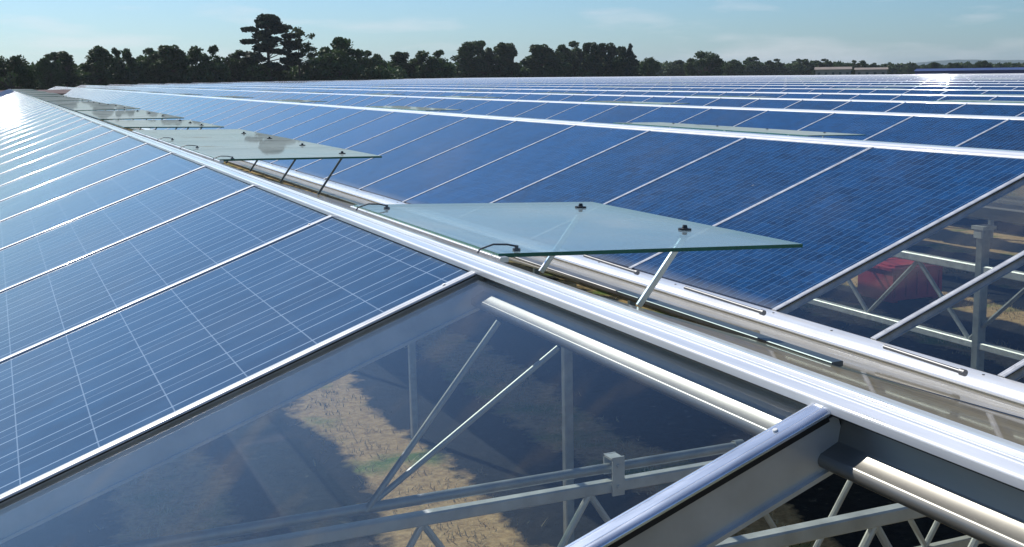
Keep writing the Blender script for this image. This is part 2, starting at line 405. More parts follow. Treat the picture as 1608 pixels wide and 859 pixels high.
# right slopes: long runs of dusty glass with thin bars (the bars of the nearest one are parts)
def rtop(k):
    return Vector((-.062, 0, -.080)) if k == 0 else Vector((k * W + .12, 0, ridge_z(k) - .062))
VENTS0 = [(-4.79, -3.76), (-1.64, 1.83), (2.47, 4.25), (4.56, 7.85), (8.15, 11.6), (11.95, 15.4), (15.75, 19.2), (19.55, 23.0), (23.35, 26.8),
          (27.15, 30.6), (30.95, 34.4), (34.75, 38.2), (38.55, 42.0), (42.35, 45.8), (46.15, 49.6), (49.95, 53.4)]
VL = .72
for k in range(-1, KMAX + 1):
    a = rtop(k); c = gutter_left(k); d = (c - a).normalized()
    if k == 0:
        low = a + d * VL
        pane(low, c, START, end(0), M['glass_side'], GH)                       # below the vents
        ys = [START] + [v for p in VENTS0 for v in p] + [end(0)]
        for y0, y1 in zip(ys[0::2], ys[1::2]):                                  # fixed glass between the vents
            if y1 - y0 > .05: pane(a, low, y0, y1 - .0, M['glass_side'], GH)
        n = Vector((-d.z, 0, d.x))
        for y in (-6.0, -5.55, -4.97):
            b = MB(); P = [(-.010, -.004), (-.010, .006), (-.005, .009), (.005, .009), (.010, .006), (.010, -.004)]
            b.prof(P, vec(a.x, y, a.z) - n * .012, vec(c.x, y, c.z) + n * .003, (0, 1, 0), n)
            b.build('side_glazing_bar', M['steel_dark'] if y == -4.97 else M['alu'], GH, vec(a.x, y, a.z))
        b = MB(); b.bar(vec(low.x, -4.97, low.z) + n * .004, vec(low.x, 54, low.z) + n * .004, .03, .012)
        b.build('vent_sill', M['steel_dark'], GH, vec(low.x, -4.97, low.z))
    else:
        pane(a, c, START, end(k), M['glass_side'], GH)

# ------------------------------------------------------------------ roof vents (parts of the greenhouse)
def make_vent(k, y0, y1, mt, tilt, detail=2, npane=1, xs=None, knobs=None, hooks=None):
    z = ridge_z(k)
    hx = -.06 if k == 0 else k * W + .10; hz = -.058 if k == 0 else z - .022
    hp = Vector((hx, 0, hz)); d = Vector((math.cos(tilt), 0, math.sin(tilt))); n = Vector((-d.z, 0, d.x))
    b = MB(); step = (y1 - y0) / npane; th = .008 if detail else .012
    for i in range(npane):
        c = hp + d * VL / 2; c.y = y0 + step * (i + .5)
        g_ = .004 if npane > 1 else 0
        s = len(b.f); b.box(c, VL, step - g_, th, d, (0, 1, 0), n)
        for j in range(s + 2, s + 6): b.m[j] = 1
    v = b.build('roof_vent', [mt, M['glass_edge']], GH, (hx, y0, hz))
    if detail == 0: return v
    kx = VL - .12
    for q in (knobs or [y0 + step * (i + .25 + .5 * j) for i in range(npane) for j in ((0, 1) if npane == 1 else (.5,))]):
        p = hp + d * kx; p.y = q
        b = MB(); b.disc(p + n * .004, .016, .004, n, 16); b.disc(p + n * .008, .007, .008, n, 12, 0, .005); b.disc(p - n * .012, .013, .008, n, 12)
        b.build('knob', M['black'], v, p, smooth=True)
        b = MB(); q0 = p - n * .012; q1 = Vector((hx + .475, q, hz - .195)) if k == 0 else p + Vector((-.2, 0, -.3))
        fw = 1.0 if q < -3 else .68; b.bar(q0, q1, .014 * fw, .010 * fw, (0, 1, 0)); b.bar(q0 + Vector((.004, .009 * fw, 0)), q1 + Vector((.004, .009 * fw, 0)), .005, .014 * fw, (0, 1, 0))
        b.build('push_rod', M['alu'] if q < -3 else M['steel_dark'], v, q0)
    if detail < 2: return v
    for q in (hooks or []):
        b = MB(); p = hp + d * .055; p.y = q
        b.path([p + n * .012, p + n * .016 - d * .02, p + n * .017 - d * .05, p + n * .008 - d * .078, p - d * .086 - n * .004], .0019)
        b.disc(p + n * .002, .008, .006, n, 10); b.disc(p + n * .008, .004, .006, n, 8)
        b.build('hinge_hook', M['steel_dark'], v, p, smooth=True)
    # hinge rail along the ridge
    b = MB(); b.bar(hp + Vector((.004, y0 - .02, -.006)), hp + Vector((.004, y1 + .02, -.006)), .018, .010)
    b.build('hinge_rail', M['alu'], v, (hx, y0, hz))
    return v
make_vent(0, -4.79, -3.76, M['vent_glass'], R(-2.6), 2, 1, knobs=[-4.49, -3.93], hooks=[-4.75, -3.88])
make_vent(0, -1.64, 1.83, M['vent_glass_dirty'], R(-1.2), 2, 4, knobs=[-1.4, -.6, .23, 1.03], hooks=[-1.63, -.65, .27])
for i, (a, b_) in enumerate(VENTS0[2:]):
    make_vent(0, a, b_, M['vent_glass_dirty'], R(-1.5 + (i * 37 % 5) * .5), 1 if i < 6 else 0, 3)
make_vent(1, 2.85, 7.0, M['vent_glass_dirty'], R(-1.3), 1, 4)
for k in range(1, KMAX + 1):
    y = (14.5 if k == 1 else 6 + (k * 5.3) % 11); n = 0
    while y < end(k) - 5 and n < (9 if k < 4 else 5):
        make_vent(k, y, y + 4.0, M['vent_glass_dirty'], R(-.5 + random.uniform(-.6, 1.2)), 0, 1)
        y += 9.5 + random.uniform(0, 4) + (k > 3) * 9; n += 1

# vent drive rods lying over the gutter
for (x, ya, yb) in ((3.15, -2.70, -2.12), (3.15, -1.05, -.12), (3.2, .6, 1.5)):
    b = MB(); zz = -1.135; b.tube((x, ya, zz), (x + .03, yb, zz), .011, 10)
    b.disc((x - .001, ya - .03, zz), .017, .03, (0, 1, 0), 12)
    b.build('drive_rod', M['steel_dark'], GH, (x, ya, zz), smooth=True)

# ------------------------------------------------------------------ structure under the roof
def lattice_x(y, z, x0, x1, drop, name='lattice_girder'):
    b = MB(); b.bar((x0, y, z), (x1, y, z), .045, .045)
    g = b.build(name, M['galv_pale'], GH, (x0, y, z))
    b = MB(); b.bar((x0, y, z - drop), (x1, y, z - drop), .04, .04); b.build('lower_chord', M['galv_pale'], g, (x0, y, z - drop))
    n = max(2, int((x1 - x0) / drop / 1.1)); s = (x1 - x0) / n
    for i in range(n):
        b = MB(); a = x0 + s * i
        b.tube((a, y, z - .02), (a + s / 2, y, z - drop + .02), .013, 8); b.build('web_strut', M['galv_pale'], g, (a, y, z))
        b = MB(); b.tube((a + s / 2, y, z - drop + .02), (a + s, y, z - .02), .013, 8); b.build('web_strut', M['galv_pale'], g, (a + s, y, z))
    return g
lattice_x(-3.08, -1.245, -2.3, 2.95, .55)
lattice_x(-4.25, -1.02, -2.0, 2.3, .42)
# drive tube on brackets over the first girder
b = MB(); b.tube((-2.0, -3.08, -1.175), (1.64, -3.08, -1.175), .019, 12); b.tube((1.62, -3.08, -1.175), (1.66, -3.08, -1.175), .026, 12)
b.build('drive_tube', M['galv'], GH, (-2, -3.08, -1.175), smooth=True)
for x in (1.085, -1.2):
    b = MB(); b.box((x, -3.115, -1.20), .05, .008, .15); b.box((x, -3.08, -1.135), .05, .075, .008); b.box((x, -3.045, -1.17), .05, .008, .08)
    for q in (-1.16, -1.24): b.disc((x, -3.119, q), .008, .006, (0, -1, 0), 8)
    b.build('tube_bracket', M['galv_pale'], GH, (x, -3.08, -1.2))
for q0, q1 in (((.63, -3.08, -.57), (.12, -3.09, -1.18)), ((.86, -3.08, -.69), (.14, -3.07, -1.17))):
    b = MB(); b.tube(q0, q1, .011, 10); b.build('tie_rod', M['galv'], GH, q1, smooth=True)
# lattice girders under the valleys, along the ridges
def lattice_y(x, zt, zb, y0, y1, s):
    b = MB(); b.bar((x, y0, zt), (x, y1, zt), .10, .10); g = b.build('lattice_girder', M['galv_pale'], GH, (x, y0, zt))
    b = MB(); b.bar((x, y0, zb), (x, y1, zb), .10, .085); b.build('lower_chord', M['galv_pale'], g, (x, y0, zb))
    n = int((y1 - y0) / s)
    for i in range(n):
        a = y0 + s * i
        b = MB(); b.tube((x, a, zb + .04), (x, a + s / 2, zt - .04), .028, 8); b.build('web_strut', M['galv'], g, (x, a, zb))
        b = MB(); b.tube((x, a + s / 2, zt - .04), (x, a + s, zb + .04), .028, 8); b.build('web_strut', M['galv'], g, (x, a + s, zb))
lattice_y(9.42, -2.03, -2.94, .0, 20.2, 1.84)
for x, ys in ((3.35, (2.1, 6.4, 10.7, 15, -6.5)), (9.42, (3.53, 7.8, 12.1, 16.4)), (15.7, (3.5, 7.8, 12.1, 16.4)), (22, (4, 8, 12, 16, 20)), (-3.0, (2, 6.4))):
    for y in ys:
        kk = round((x - W / 2) / W); zt = gutter_right(kk).z - .22
        b = MB(); hb = .06 if x > 5 else .04
        b.bar((x, y, GZ), (x, y, zt), hb * 2, hb * 2, (0, 1, 0)); c_ = b.build('column', M['galv'], GH, (x, y, GZ))
        b = MB(); b.box((x, y, zt + .02), hb * 3.4, hb * 3.2, .04); b.box((x - hb * 1.3, y, zt - .05), .03, hb * 2, .10)
        b.build('head_plate', M['galv_pale'], c_, (x, y, zt))
# cross girders of the farther bays, seen through the open bay on the right
lattice_x(12.1, -1.75, 9.6, 15.6, .6)
# ------------------------------------------------------------------ solar panels
ORD = ['zeroth', 'first', 'second', 'third', 'fourth', 'fifth', 'sixth', 'seventh', 'eighth', 'ninth', 'tenth', 'eleventh', 'twelfth', 'thirteenth', 'fourteenth', 'fifteenth',
       'sixteenth', 'seventeenth', 'eighteenth', 'nineteenth', 'twentieth']
TENS = {20: 'twenty', 30: 'thirty', 40: 'forty', 50: 'fifty', 60: 'sixty', 70: 'seventy', 80: 'eighty', 90: 'ninety'}
TENTH = {30: 'thirtieth', 40: 'fortieth', 50: 'fiftieth', 60: 'sixtieth', 70: 'seventieth', 80: 'eightieth', 90: 'ninetieth'}
def ordw(n):
    if n <= 20: return ORD[n]
    if n % 10 == 0: return TENTH.get(n, 'hundredth')
    return TENS[n // 10 * 10] + '-' + ORD[n % 10]
def panel_mb(b, o, width, length, t=.018):
    """a laminate between two bars; o = upper end at the near bar"""
    g_ = .0195 if width > 1.5 else .0122; n0 = .001
    a = o + Vector((0, g_, 0)) + NS * n0 - US * .004; wd = width - 2 * g_
    q = [a, a + Vector((0, wd, 0)), a + Vector((0, wd, 0)) - US * length, a - US * length]
    vs = q + [p - NS * t for p in q]
    uv = [(0.0, length), (wd, length), (wd, 0), (0, 0)]
    ins = .012
    b.add(vs, [(0, 1, 2, 3), (7, 6, 5, 4), (0, 4, 5, 1), (1, 5, 6, 2), (2, 6, 7, 3), (3, 7, 4, 0)], 0, [uv, None, None, None, None, None])
ROWS = {0: ('narrow panel on the near left slope, counted from the bare glass pane', 'narrow panel on the near left slope, close to its hazy far end', 'narrow panels on the near slope', 1.0, M['pv_near'], 58),
        1: ('wide blue panel beyond the white gutter, counted from the open bays', 'wide panel beyond the white gutter, far up towards the trees', 'wide panels beyond the white gutter', 2.0, M['pv'], 74),
        2: ('wide panel behind the second ridge, counted from the right edge', 'small looking panel far left behind the second ridge', 'wide panels behind the second ridge', 2.0, M['pv'], 75),
        3: ('wide panel behind the third ridge, counted from the right edge', 'small looking panel far left behind the third ridge', 'wide panels behind the third ridge', 2.0, M['pv'], 55),
        4: ('wide panel behind the fourth ridge, counted from the right edge', 'small looking panel far left behind the fourth ridge', 'wide panels behind the fourth ridge', 2.0, M['pv'], 36)}
FIRST = {1: O2 + 1, 2: None, 3: None, 4: None}
def first_visible(k):
    """near end of the row at the right border of the view, for counting"""
    for y in bar_list(k):
        p = Vector((TOP[k].x, y + 2.0, TOP[k].z)) - CAM
        px = 804 + 68.7 + FPX * p.dot(CR) / p.dot(CF)
        if px < 1608: return y
    return 0
field = MB(); pp = {}
for k in range(0, KMAX + 1):
    wd = 1.0 if k == 0 else 2.0
    ys = [y for y in bar_list(k) if (k == 0 and y > Y0 - .1) or (k == 1 and y > O2 + .5) or (k > 1)]
    ys = [y for y in ys if y + wd <= end(k) + .01]
    fv = first_visible(k) if k > 1 else None
    cnt = 0
    for y in ys:
        o = Vector((TOP[k].x, y, TOP[k].z))
        vis = k < 2 or y >= fv - .01
        if k in ROWS and vis and cnt < ROWS[k][5]:
            cnt += 1; lab, farlab, grp, _, mt, _ = ROWS[k]
            if k not in pp:
                b = MB(); panel_mb(b, o, wd, LEN[k] - .02); ob = b.build('solar_panel', mt, None, o); pp[k] = ob
            else:
                ob = pp[k].copy(); COL.objects.link(ob); ob.location = o; ORG[ob.name] = o
            if k == 0 and cnt == 1: l_ = 'narrow solar panel directly beside the bare glass pane, nearest of its row'
            elif k == 1 and cnt == 1: l_ = 'wide deep blue solar panel right beside the open bays, nearest beyond the white gutter'
            elif cnt <= 30: l_ = '%s %s' % (ordw(cnt), lab)
            else: l_ = farlab
            tag(ob, l_, 'solar panel', grp)
        else:
            if k > 1 and y < -9: continue
            panel_mb(field, o, wd, LEN[k] - .02)
fo = field.build('solar_panel', M['pv_far'], None, (60, 60, -1))
tag(fo, 'mass of pale blue solar panels on the far ridges below the trees', 'solar panels', None, 'stuff')

# ------------------------------------------------------------------ ground
def sheet_obj(name, x0, x1, y0, y1, z, mt, nx=1, ny=1):
    b = MB(); vs = []; fs = []
    for j in range(ny + 1):
        for i in range(nx + 1): vs.append((x0 + (x1 - x0) * i / nx, y0 + (y1 - y0) * j / ny, z))
    for j in range(ny):
        for i in range(nx): a = j * (nx + 1) + i; fs.append((a, a + 1, a + nx + 2, a + nx + 1))
    b.add(vs, fs); o = b.build(name, mt, None, ((x0 + x1) / 2, (y0 + y1) / 2, z)); tag(o, None, None, None, 'structure'); return o
def ground_mat(name, cols, sc, bump=.4):
    m_, t, out = mat(name); b = N(t, 'ShaderNodeBsdfPrincipled'); b.inputs['Roughness'].default_value = .95; b.inputs['Specular IOR Level'].default_value = .15
    tc = N(t, 'ShaderNodeTexCoord')
    n1 = noise(t, sc, 8, tc.outputs['Object'], .7); n2 = noise(t, sc * .18, 4, tc.outputs['Object'])
    c = mixc(t, ramp(t, n1, .35, .68), cols[0], cols[1]); c = mixc(t, ramp(t, n2, .45, .65), c, cols[2])
    L(t, c, b.inputs['Base Color'])
    bn = N(t, 'ShaderNodeBump'); bn.inputs[0].default_value = bump; bn.inputs[1].default_value = .1; L(t, n1, bn.inputs['Height']); L(t, bn.outputs[0], b.inputs['Normal'])
    L(t, b.outputs[0], out.inputs[0]); return m_
M['field'] = ground_mat('dry field grass', ((.06, .075, .03), (.13, .13, .06), (.10, .12, .05)), .6)
def floor_mat():  # soil floor; sunlit strips and roof shade are put into its colour
    m_, t, out = mat('soil floor with painted sun strips'); b = N(t, 'ShaderNodeBsdfPrincipled'); b.inputs['Roughness'].default_value = .9; b.inputs['Specular IOR Level'].default_value = .2
    ge = N(t, 'ShaderNodeNewGeometry'); sp = N(t, 'ShaderNodeSeparateXYZ'); L(t, ge.outputs['Position'], sp.inputs[0])
    P_ = ge.outputs['Position']
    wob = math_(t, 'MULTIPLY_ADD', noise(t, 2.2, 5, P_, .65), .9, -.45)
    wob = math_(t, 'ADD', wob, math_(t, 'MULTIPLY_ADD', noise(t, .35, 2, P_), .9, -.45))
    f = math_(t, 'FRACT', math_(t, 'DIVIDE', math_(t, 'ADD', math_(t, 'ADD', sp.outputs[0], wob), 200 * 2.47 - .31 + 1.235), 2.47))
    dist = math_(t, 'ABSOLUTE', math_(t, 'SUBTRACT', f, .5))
    sun_band = math_(t, 'SUBTRACT', 1.0, ramp(t, dist, .165, .235))  # pale bands painted where sun would fall through the roof
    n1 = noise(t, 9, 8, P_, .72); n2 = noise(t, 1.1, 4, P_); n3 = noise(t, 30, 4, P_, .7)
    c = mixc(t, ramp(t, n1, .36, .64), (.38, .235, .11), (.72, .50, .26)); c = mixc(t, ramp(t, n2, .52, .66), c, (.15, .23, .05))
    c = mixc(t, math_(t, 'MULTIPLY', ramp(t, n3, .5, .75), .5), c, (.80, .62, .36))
    shade_band = mixc(t, ramp(t, n1, .4, .75), (.012, .014, .017), (.034, .035, .036))  # near-black tone painted in for the shade between the sun strips
    shade_band = mixc(t, math_(t, 'MULTIPLY', ramp(t, noise(t, 4.5, 8, P_, .75), .60, .70), .55), shade_band, (.26, .23, .18))
    L(t, mixc(t, sun_band, shade_band, c), b.inputs['Base Color'])
    bn = N(t, 'ShaderNodeBump'); bn.inputs[0].default_value = .5; bn.inputs[1].default_value = .1; L(t, n1, bn.inputs['Height']); L(t, bn.outputs[0], b.inputs['Normal'])
    L(t, b.outputs[0], out.inputs[0]); return m_
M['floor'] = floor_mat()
sheet_obj('ground', -9000, 9000, -9000, 9000, GZ - .012, M['field'])
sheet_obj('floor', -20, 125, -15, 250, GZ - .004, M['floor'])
# dry grass standing on strips painted as sunlit soil
M['dry'] = plain('dry grass', (.58, .47, .28), .9, 0, .4, 2); M['grass'] = plain('green weeds', (.07, .12, .03), .8, 0, .4, 2)
b = MB()
for i in range(5200):
    s = random.randrange(-1, 8); x = .31 + 2.47 * s + random.gauss(0, .27); y = random.uniform(-2, 15) if s < 4 else random.uniform(0, 14)
    cl_ = 1 if math.sin(x * 2.3 + y * .9) + math.sin(y * 1.7) > 1.1 else 0
    for _ in range(3):
        p = Vector((x + random.gauss(0, .04), y + random.gauss(0, .04), GZ)); d = Vector((random.gauss(0, .5), random.gauss(0, .5), 1)) * random.uniform(.025, .08)
        s_ = Vector((random.uniform(-1, 1), random.uniform(-1, 1), 0)).normalized() * .007
        b.add([p - s_, p + s_, p + d], [(0, 1, 2)], cl_)
tag(b.build('grass', [M['dry'], M['grass']], None, (5, 6, GZ)), 'dry grass and weeds on strips painted as sunlit soil under the glass', 'grass', None, 'stuff')

# red crate standing on the ground under the open bays
M['red'] = plain('faded red plastic', (.50, .05, .06), .6, 0, .2, 4)
cr = Vector((14.5, 10.75, GZ)); RC = empty('plastic_crate', cr)
tag(RC, 'faded red plastic crate on the ground below the open roof bays', 'crate')
b = MB()
cw, cl, ch, tk = 1.15, 1.0, .56, .03
for sx in (-1, 1): b.box(cr + Vector((sx * cw / 2, 0, ch / 2 + .05)), tk, cl, ch)
for sy in (-1, 1): b.box(cr + Vector((0, sy * (cl / 2 - tk / 2 - .001), ch / 2 + .05)), cw - tk, tk, ch)
b.box(cr + Vector((0, 0, .07)), cw - tk, cl - 2 * tk - .004, .04)
for i in range(-2, 3): b.box(cr + Vector((i * .26, -cl / 2 - .012, ch / 2 + .05)), .05, .024, ch - .12)
b.build('crate_body', M['red'], RC, cr)
b = MB(); b.box(cr + Vector((0, 0, ch + .075)), cw + .10, cl + .10, .05); b.box(cr + Vector((0, 0, ch + .115)), cw - .2, cl - .2, .03)
b.build('lid', M['red'], RC, cr + Vector((0, 0, ch)))
for sx in (-1, 1):
    b = MB(); b.box(cr + Vector((sx * (cw / 2 - .10), 0, .025)), .12, cl - .1, .05); b.build('foot', M['red'], RC, cr + Vector((sx * .6, 0, 0)))

# ------------------------------------------------------------------ trees
def leaf_mat(name, a, b_):
    m_, t, out = mat(name); b = N(t, 'ShaderNodeBsdfPrincipled'); b.inputs['Roughness'].default_value = .7; b.inputs['Specular IOR Level'].default_value = .25
    oi = N(t, 'ShaderNodeObjectInfo'); tc = N(t, 'ShaderNodeTexCoord')
    f = math_(t, 'MULTIPLY_ADD', noise(t, .8, 3, tc.outputs['Object']), .8, math_(t, 'MULTIPLY_ADD', oi.outputs['Random'], .5, -.2))
    L(t, mixc(t, f, a, b_), b.inputs['Base Color'])
    tl = N(t, 'ShaderNodeBsdfTranslucent'); L(t, mixc(t, f, a, b_), tl.inputs[0])
    mx = N(t, 'ShaderNodeMixShader'); mx.inputs[0].default_value = .22; L(t, b.outputs[0], mx.inputs[1]); L(t, tl.outputs[0], mx.inputs[2])
    L(t, mx.outputs[0], out.inputs[0]); return m_
M['leaf'] = leaf_mat('dark green leaves', (.020, .044, .012), (.065, .112, .030))
M['leaf_pine'] = leaf_mat('pine needles', (.022, .040, .022), (.055, .080, .038))
M['leaf_light'] = leaf_mat('lighter green leaves', (.035, .060, .020), (.085, .110, .040))
M['bark'] = plain('bark', (.09, .07, .055), .9, 0, .35, 3)
def rdir():
    z = random.uniform(-1, 1); a = random.uniform(0, 6.283); r = math.sqrt(1 - z * z); return Vector((r * math.cos(a), r * math.sin(a), z))
def leaves(b, c, rad, n, size, flat=1.0):
    """n leaf sprays scattered through a clump of radii rad, denser to its skin"""
    n = int(n * 1.9); size *= .72
    for _ in range(n):
        d = rdir(); q = random.random() ** .45
        p = Vector((c[0] + d.x * rad[0] * q, c[1] + d.y * rad[1] * q, c[2] + d.z * rad[2] * q))
        a = rdir(); a.z *= flat; a.normalize(); t = a.cross(rdir()).normalized(); s = size * random.uniform(.6, 1.5)
        b.add([p - a * s, p + t * s * .6, p + a * s, p - t * s * .6], [(0, 1, 2, 3)])
def limb(b, p0, p1, r0, r1, bend=.1, n=4):
    p0 = Vector(p0); p1 = Vector(p1); pts = []
    ln = (p1 - p0).length; w_ = Vector((random.uniform(-1, 1), random.uniform(-1, 1), 0)) * ln * bend
    for i in range(n + 1): t = i / n; pts.append(p0.lerp(p1, t) + w_ * math.sin(t * math.pi))
    for i in range(n): b.tube(pts[i], pts[i + 1], r0 + (r1 - r0) * i / n, 7, 0, r0 + (r1 - r0) * (i + 1) / n)
def tree_proto(kind):
    """unit tree about 12 m tall; returns crown and trunk meshes"""
    cb = MB(); tb = MB()
    if kind == 'bushy':
        limb(tb, (0, 0, 0), (0, 0, 5), .35, .22)
        lobes = [(random.uniform(-2.6, 2.6), random.uniform(-2.6, 2.6), random.uniform(4.5, 8.6), random.uniform(1.8, 2.9)) for _ in range(6)] + [(0, 0, 8.6, 2.4), (0, 0, 3.2, 3.4)]
        for lx, ly, lz, lr in lobes:
            for _ in range(9):
                d = rdir(); c = (lx + d.x * lr, ly + d.y * lr, max(.8, lz + d.z * lr * .95)); s = random.uniform(.7, 1.4)
                limb(tb, (0, 0, min(5, c[2] * .5 + .5)), c, .10, .03); leaves(cb, c, (s * 1.2, s * 1.2, s * .8), 62, .45)
    elif kind == 'tall':
        limb(tb, (0, 0, 0), (0, 0, 9), .3, .1)
        lobes = [(random.uniform(-1.3, 1.3), random.uniform(-1.3, 1.3), 2.6 + i * 1.15, random.uniform(1.1, 1.9) * (1 if i < 6 else .75)) for i in range(8)]
        for lx, ly, lz, lr in lobes:
            for _ in range(8):
                d = rdir(); c = (lx + d.x * lr, ly + d.y * lr, max(.8, lz + d.z * lr)); s = random.uniform(.55, 1.1)
                limb(tb, (0, 0, c[2] * .7), c, .08, .02); leaves(cb, c, (s, s, s * .9), 62, .40)
    elif kind == 'pine':
        limb(tb, (0, 0, 0), (.3, .1, 10.8), .32, .1, .03, 6)
        for i in range(34):
            z = 3.6 + i * .22; pr = (4.4 - abs(z - 6.6) * .42) * random.uniform(.25, 1.0); a = i * 2.4 + random.uniform(-.5, .5)
            if z > 9.6: pr *= max(.3, (11.6 - z) / 2.6)
            c = (pr * math.cos(a), pr * math.sin(a), z + .3)
            limb(tb, (.1, 0, z - .5), c, .09, .03, .08); leaves(cb, c, (1.35, 1.35, .36), 130, .36, .5)
        leaves(cb, (.3, .1, 11.2), (1.4, 1.4, .55), 200, .34)
    elif kind == 'birch':
        limb(tb, (0, 0, 0), (.2, 0, 10.5), .16, .05, .03, 6)
        for i in range(26):
            z = 4.5 + i * .27; pr = 2.5 * math.sin((12.3 - z) / 8 * 2.6) * random.uniform(.4, 1); a = random.uniform(0, 6.283)
            c = (pr * math.cos(a), pr * math.sin(a), z); limb(tb, (.1, 0, z - 1.0), c, .05, .015); leaves(cb, c, (.7, .7, .5), 26, .30)
    elif kind == 'poplar':
        limb(tb, (0, 0, 0), (0, 0, 11), .28, .08)
        for i in range(22):
            z = 1.8 + i * .46; pr = 1.25 * math.sin(min(1.0, (12.6 - z) / 6) * 1.5) * random.uniform(.2, 1); a = random.uniform(0, 6.283)
            c = (pr * math.cos(a), pr * math.sin(a), z); s = random.uniform(.7, 1.05)
            limb(tb, (0, 0, z - .8), c, .06, .02); leaves(cb, c, (s, s, s * 1.25), 110, .34)
    elif kind == 'conifer':
        limb(tb, (0, 0, 0), (0, 0, 11.6), .25, .04)
        for i in range(20):
            z = 1.2 + i * .54; pr = max(.15, (12 - z) * .24)
            for j in range(4):
                a = random.uniform(0, 6.283); q = pr * random.uniform(.5, 1); c = (q * math.cos(a), q * math.sin(a), z)
                limb(tb, (0, 0, z + .2), c, .04, .01, .05, 2); leaves(cb, c, (pr * .45 + .1, pr * .45 + .1, .35), 40, .3)
    elif kind == 'round':
        limb(tb, (0, 0, 0), (0, 0, 4), .35, .25)
        for _ in range(30):
            d = rdir(); c = (d.x * 4.6, d.y * 4.6, 6.3 + d.z * 4.6)
            s = random.uniform(1.2, 1.9); limb(tb, (0, 0, 3.5), c, .12, .03); leaves(cb, c, (s, s, s * .9), 140, .42)
    return cb, tb
def hz(x): return 128.4 - .01245 * (x + 15)
def dirh(x):
    d = CF + CR * ((x - 872.7) / FPX); d.z = 0; return d.normalized()
LEAF = {'pine': 'leaf_pine', 'conifer': 'leaf_pine', 'birch': 'leaf_light'}
HT = {'bushy': 12.2, 'tall': 12.6, 'pine': 11.9, 'birch': 11.8, 'poplar': 12.6, 'conifer': 12.0, 'round': 12.4}
WT = {'bushy': 5.4, 'tall': 3.2, 'pine': 5.0, 'birch': 2.9, 'poplar': 1.9, 'conifer': 2.9, 'round': 6.1}
TN = {'bushy': 'broadleaf_tree', 'tall': 'broadleaf_tree', 'pine': 'pine_tree', 'birch': 'birch_tree', 'poplar': 'poplar_tree', 'conifer': 'conifer_tree', 'round': 'broadleaf_tree'}
protos = {}; SZ = {}
def tree(kind, x, ytop, hw, D, label, group, var=0):
    base = Vector((CAM.x, CAM.y, 0)) + dirh(x) * D; base.z = GZ
    px = FPX / (dirh(x).dot(CF))                   # pixels per unit of slope at that bearing
    h = (CAM.z - GZ) + (hz(x) - ytop) / px * D; wr = hw / px * D
    t = empty(TN[kind], base); key = (kind, var)
    if key not in protos:
        cb, tb = tree_proto(kind)
        cm = cb.build('crown', M[LEAF.get(kind, 'leaf')], t, (0, 0, 0)); tm = tb.build('trunk', M['bark'], t, (0, 0, 0), smooth=True)
        zs = sorted(v.co.z for v in cm.data.vertices); rs = sorted(math.hypot(v.co.x, v.co.y) for v in cm.data.vertices)
        protos[key] = (cm.data, tm.data); SZ[key] = (zs[int(len(zs) * .995)], rs[int(len(rs) * .93)])
    else:
        cm = bpy.data.objects.new('crown', protos[key][0]); tm = bpy.data.objects.new('trunk', protos[key][1])
        for o in (cm, tm): COL.objects.link(o); o.parent = t
    cm.location = tm.location = (0, 0, 0)
    t.scale = (wr / SZ[key][1], wr / SZ[key][1], h / SZ[key][0]); t.rotation_euler.z = random.uniform(0, 6.28)
    tag(t, label, 'tree', group); return t
GA = 'trees behind the far left end of the roof'; GB = 'tall trees on the middle of the skyline'; GC = 'far trees on the right skyline'
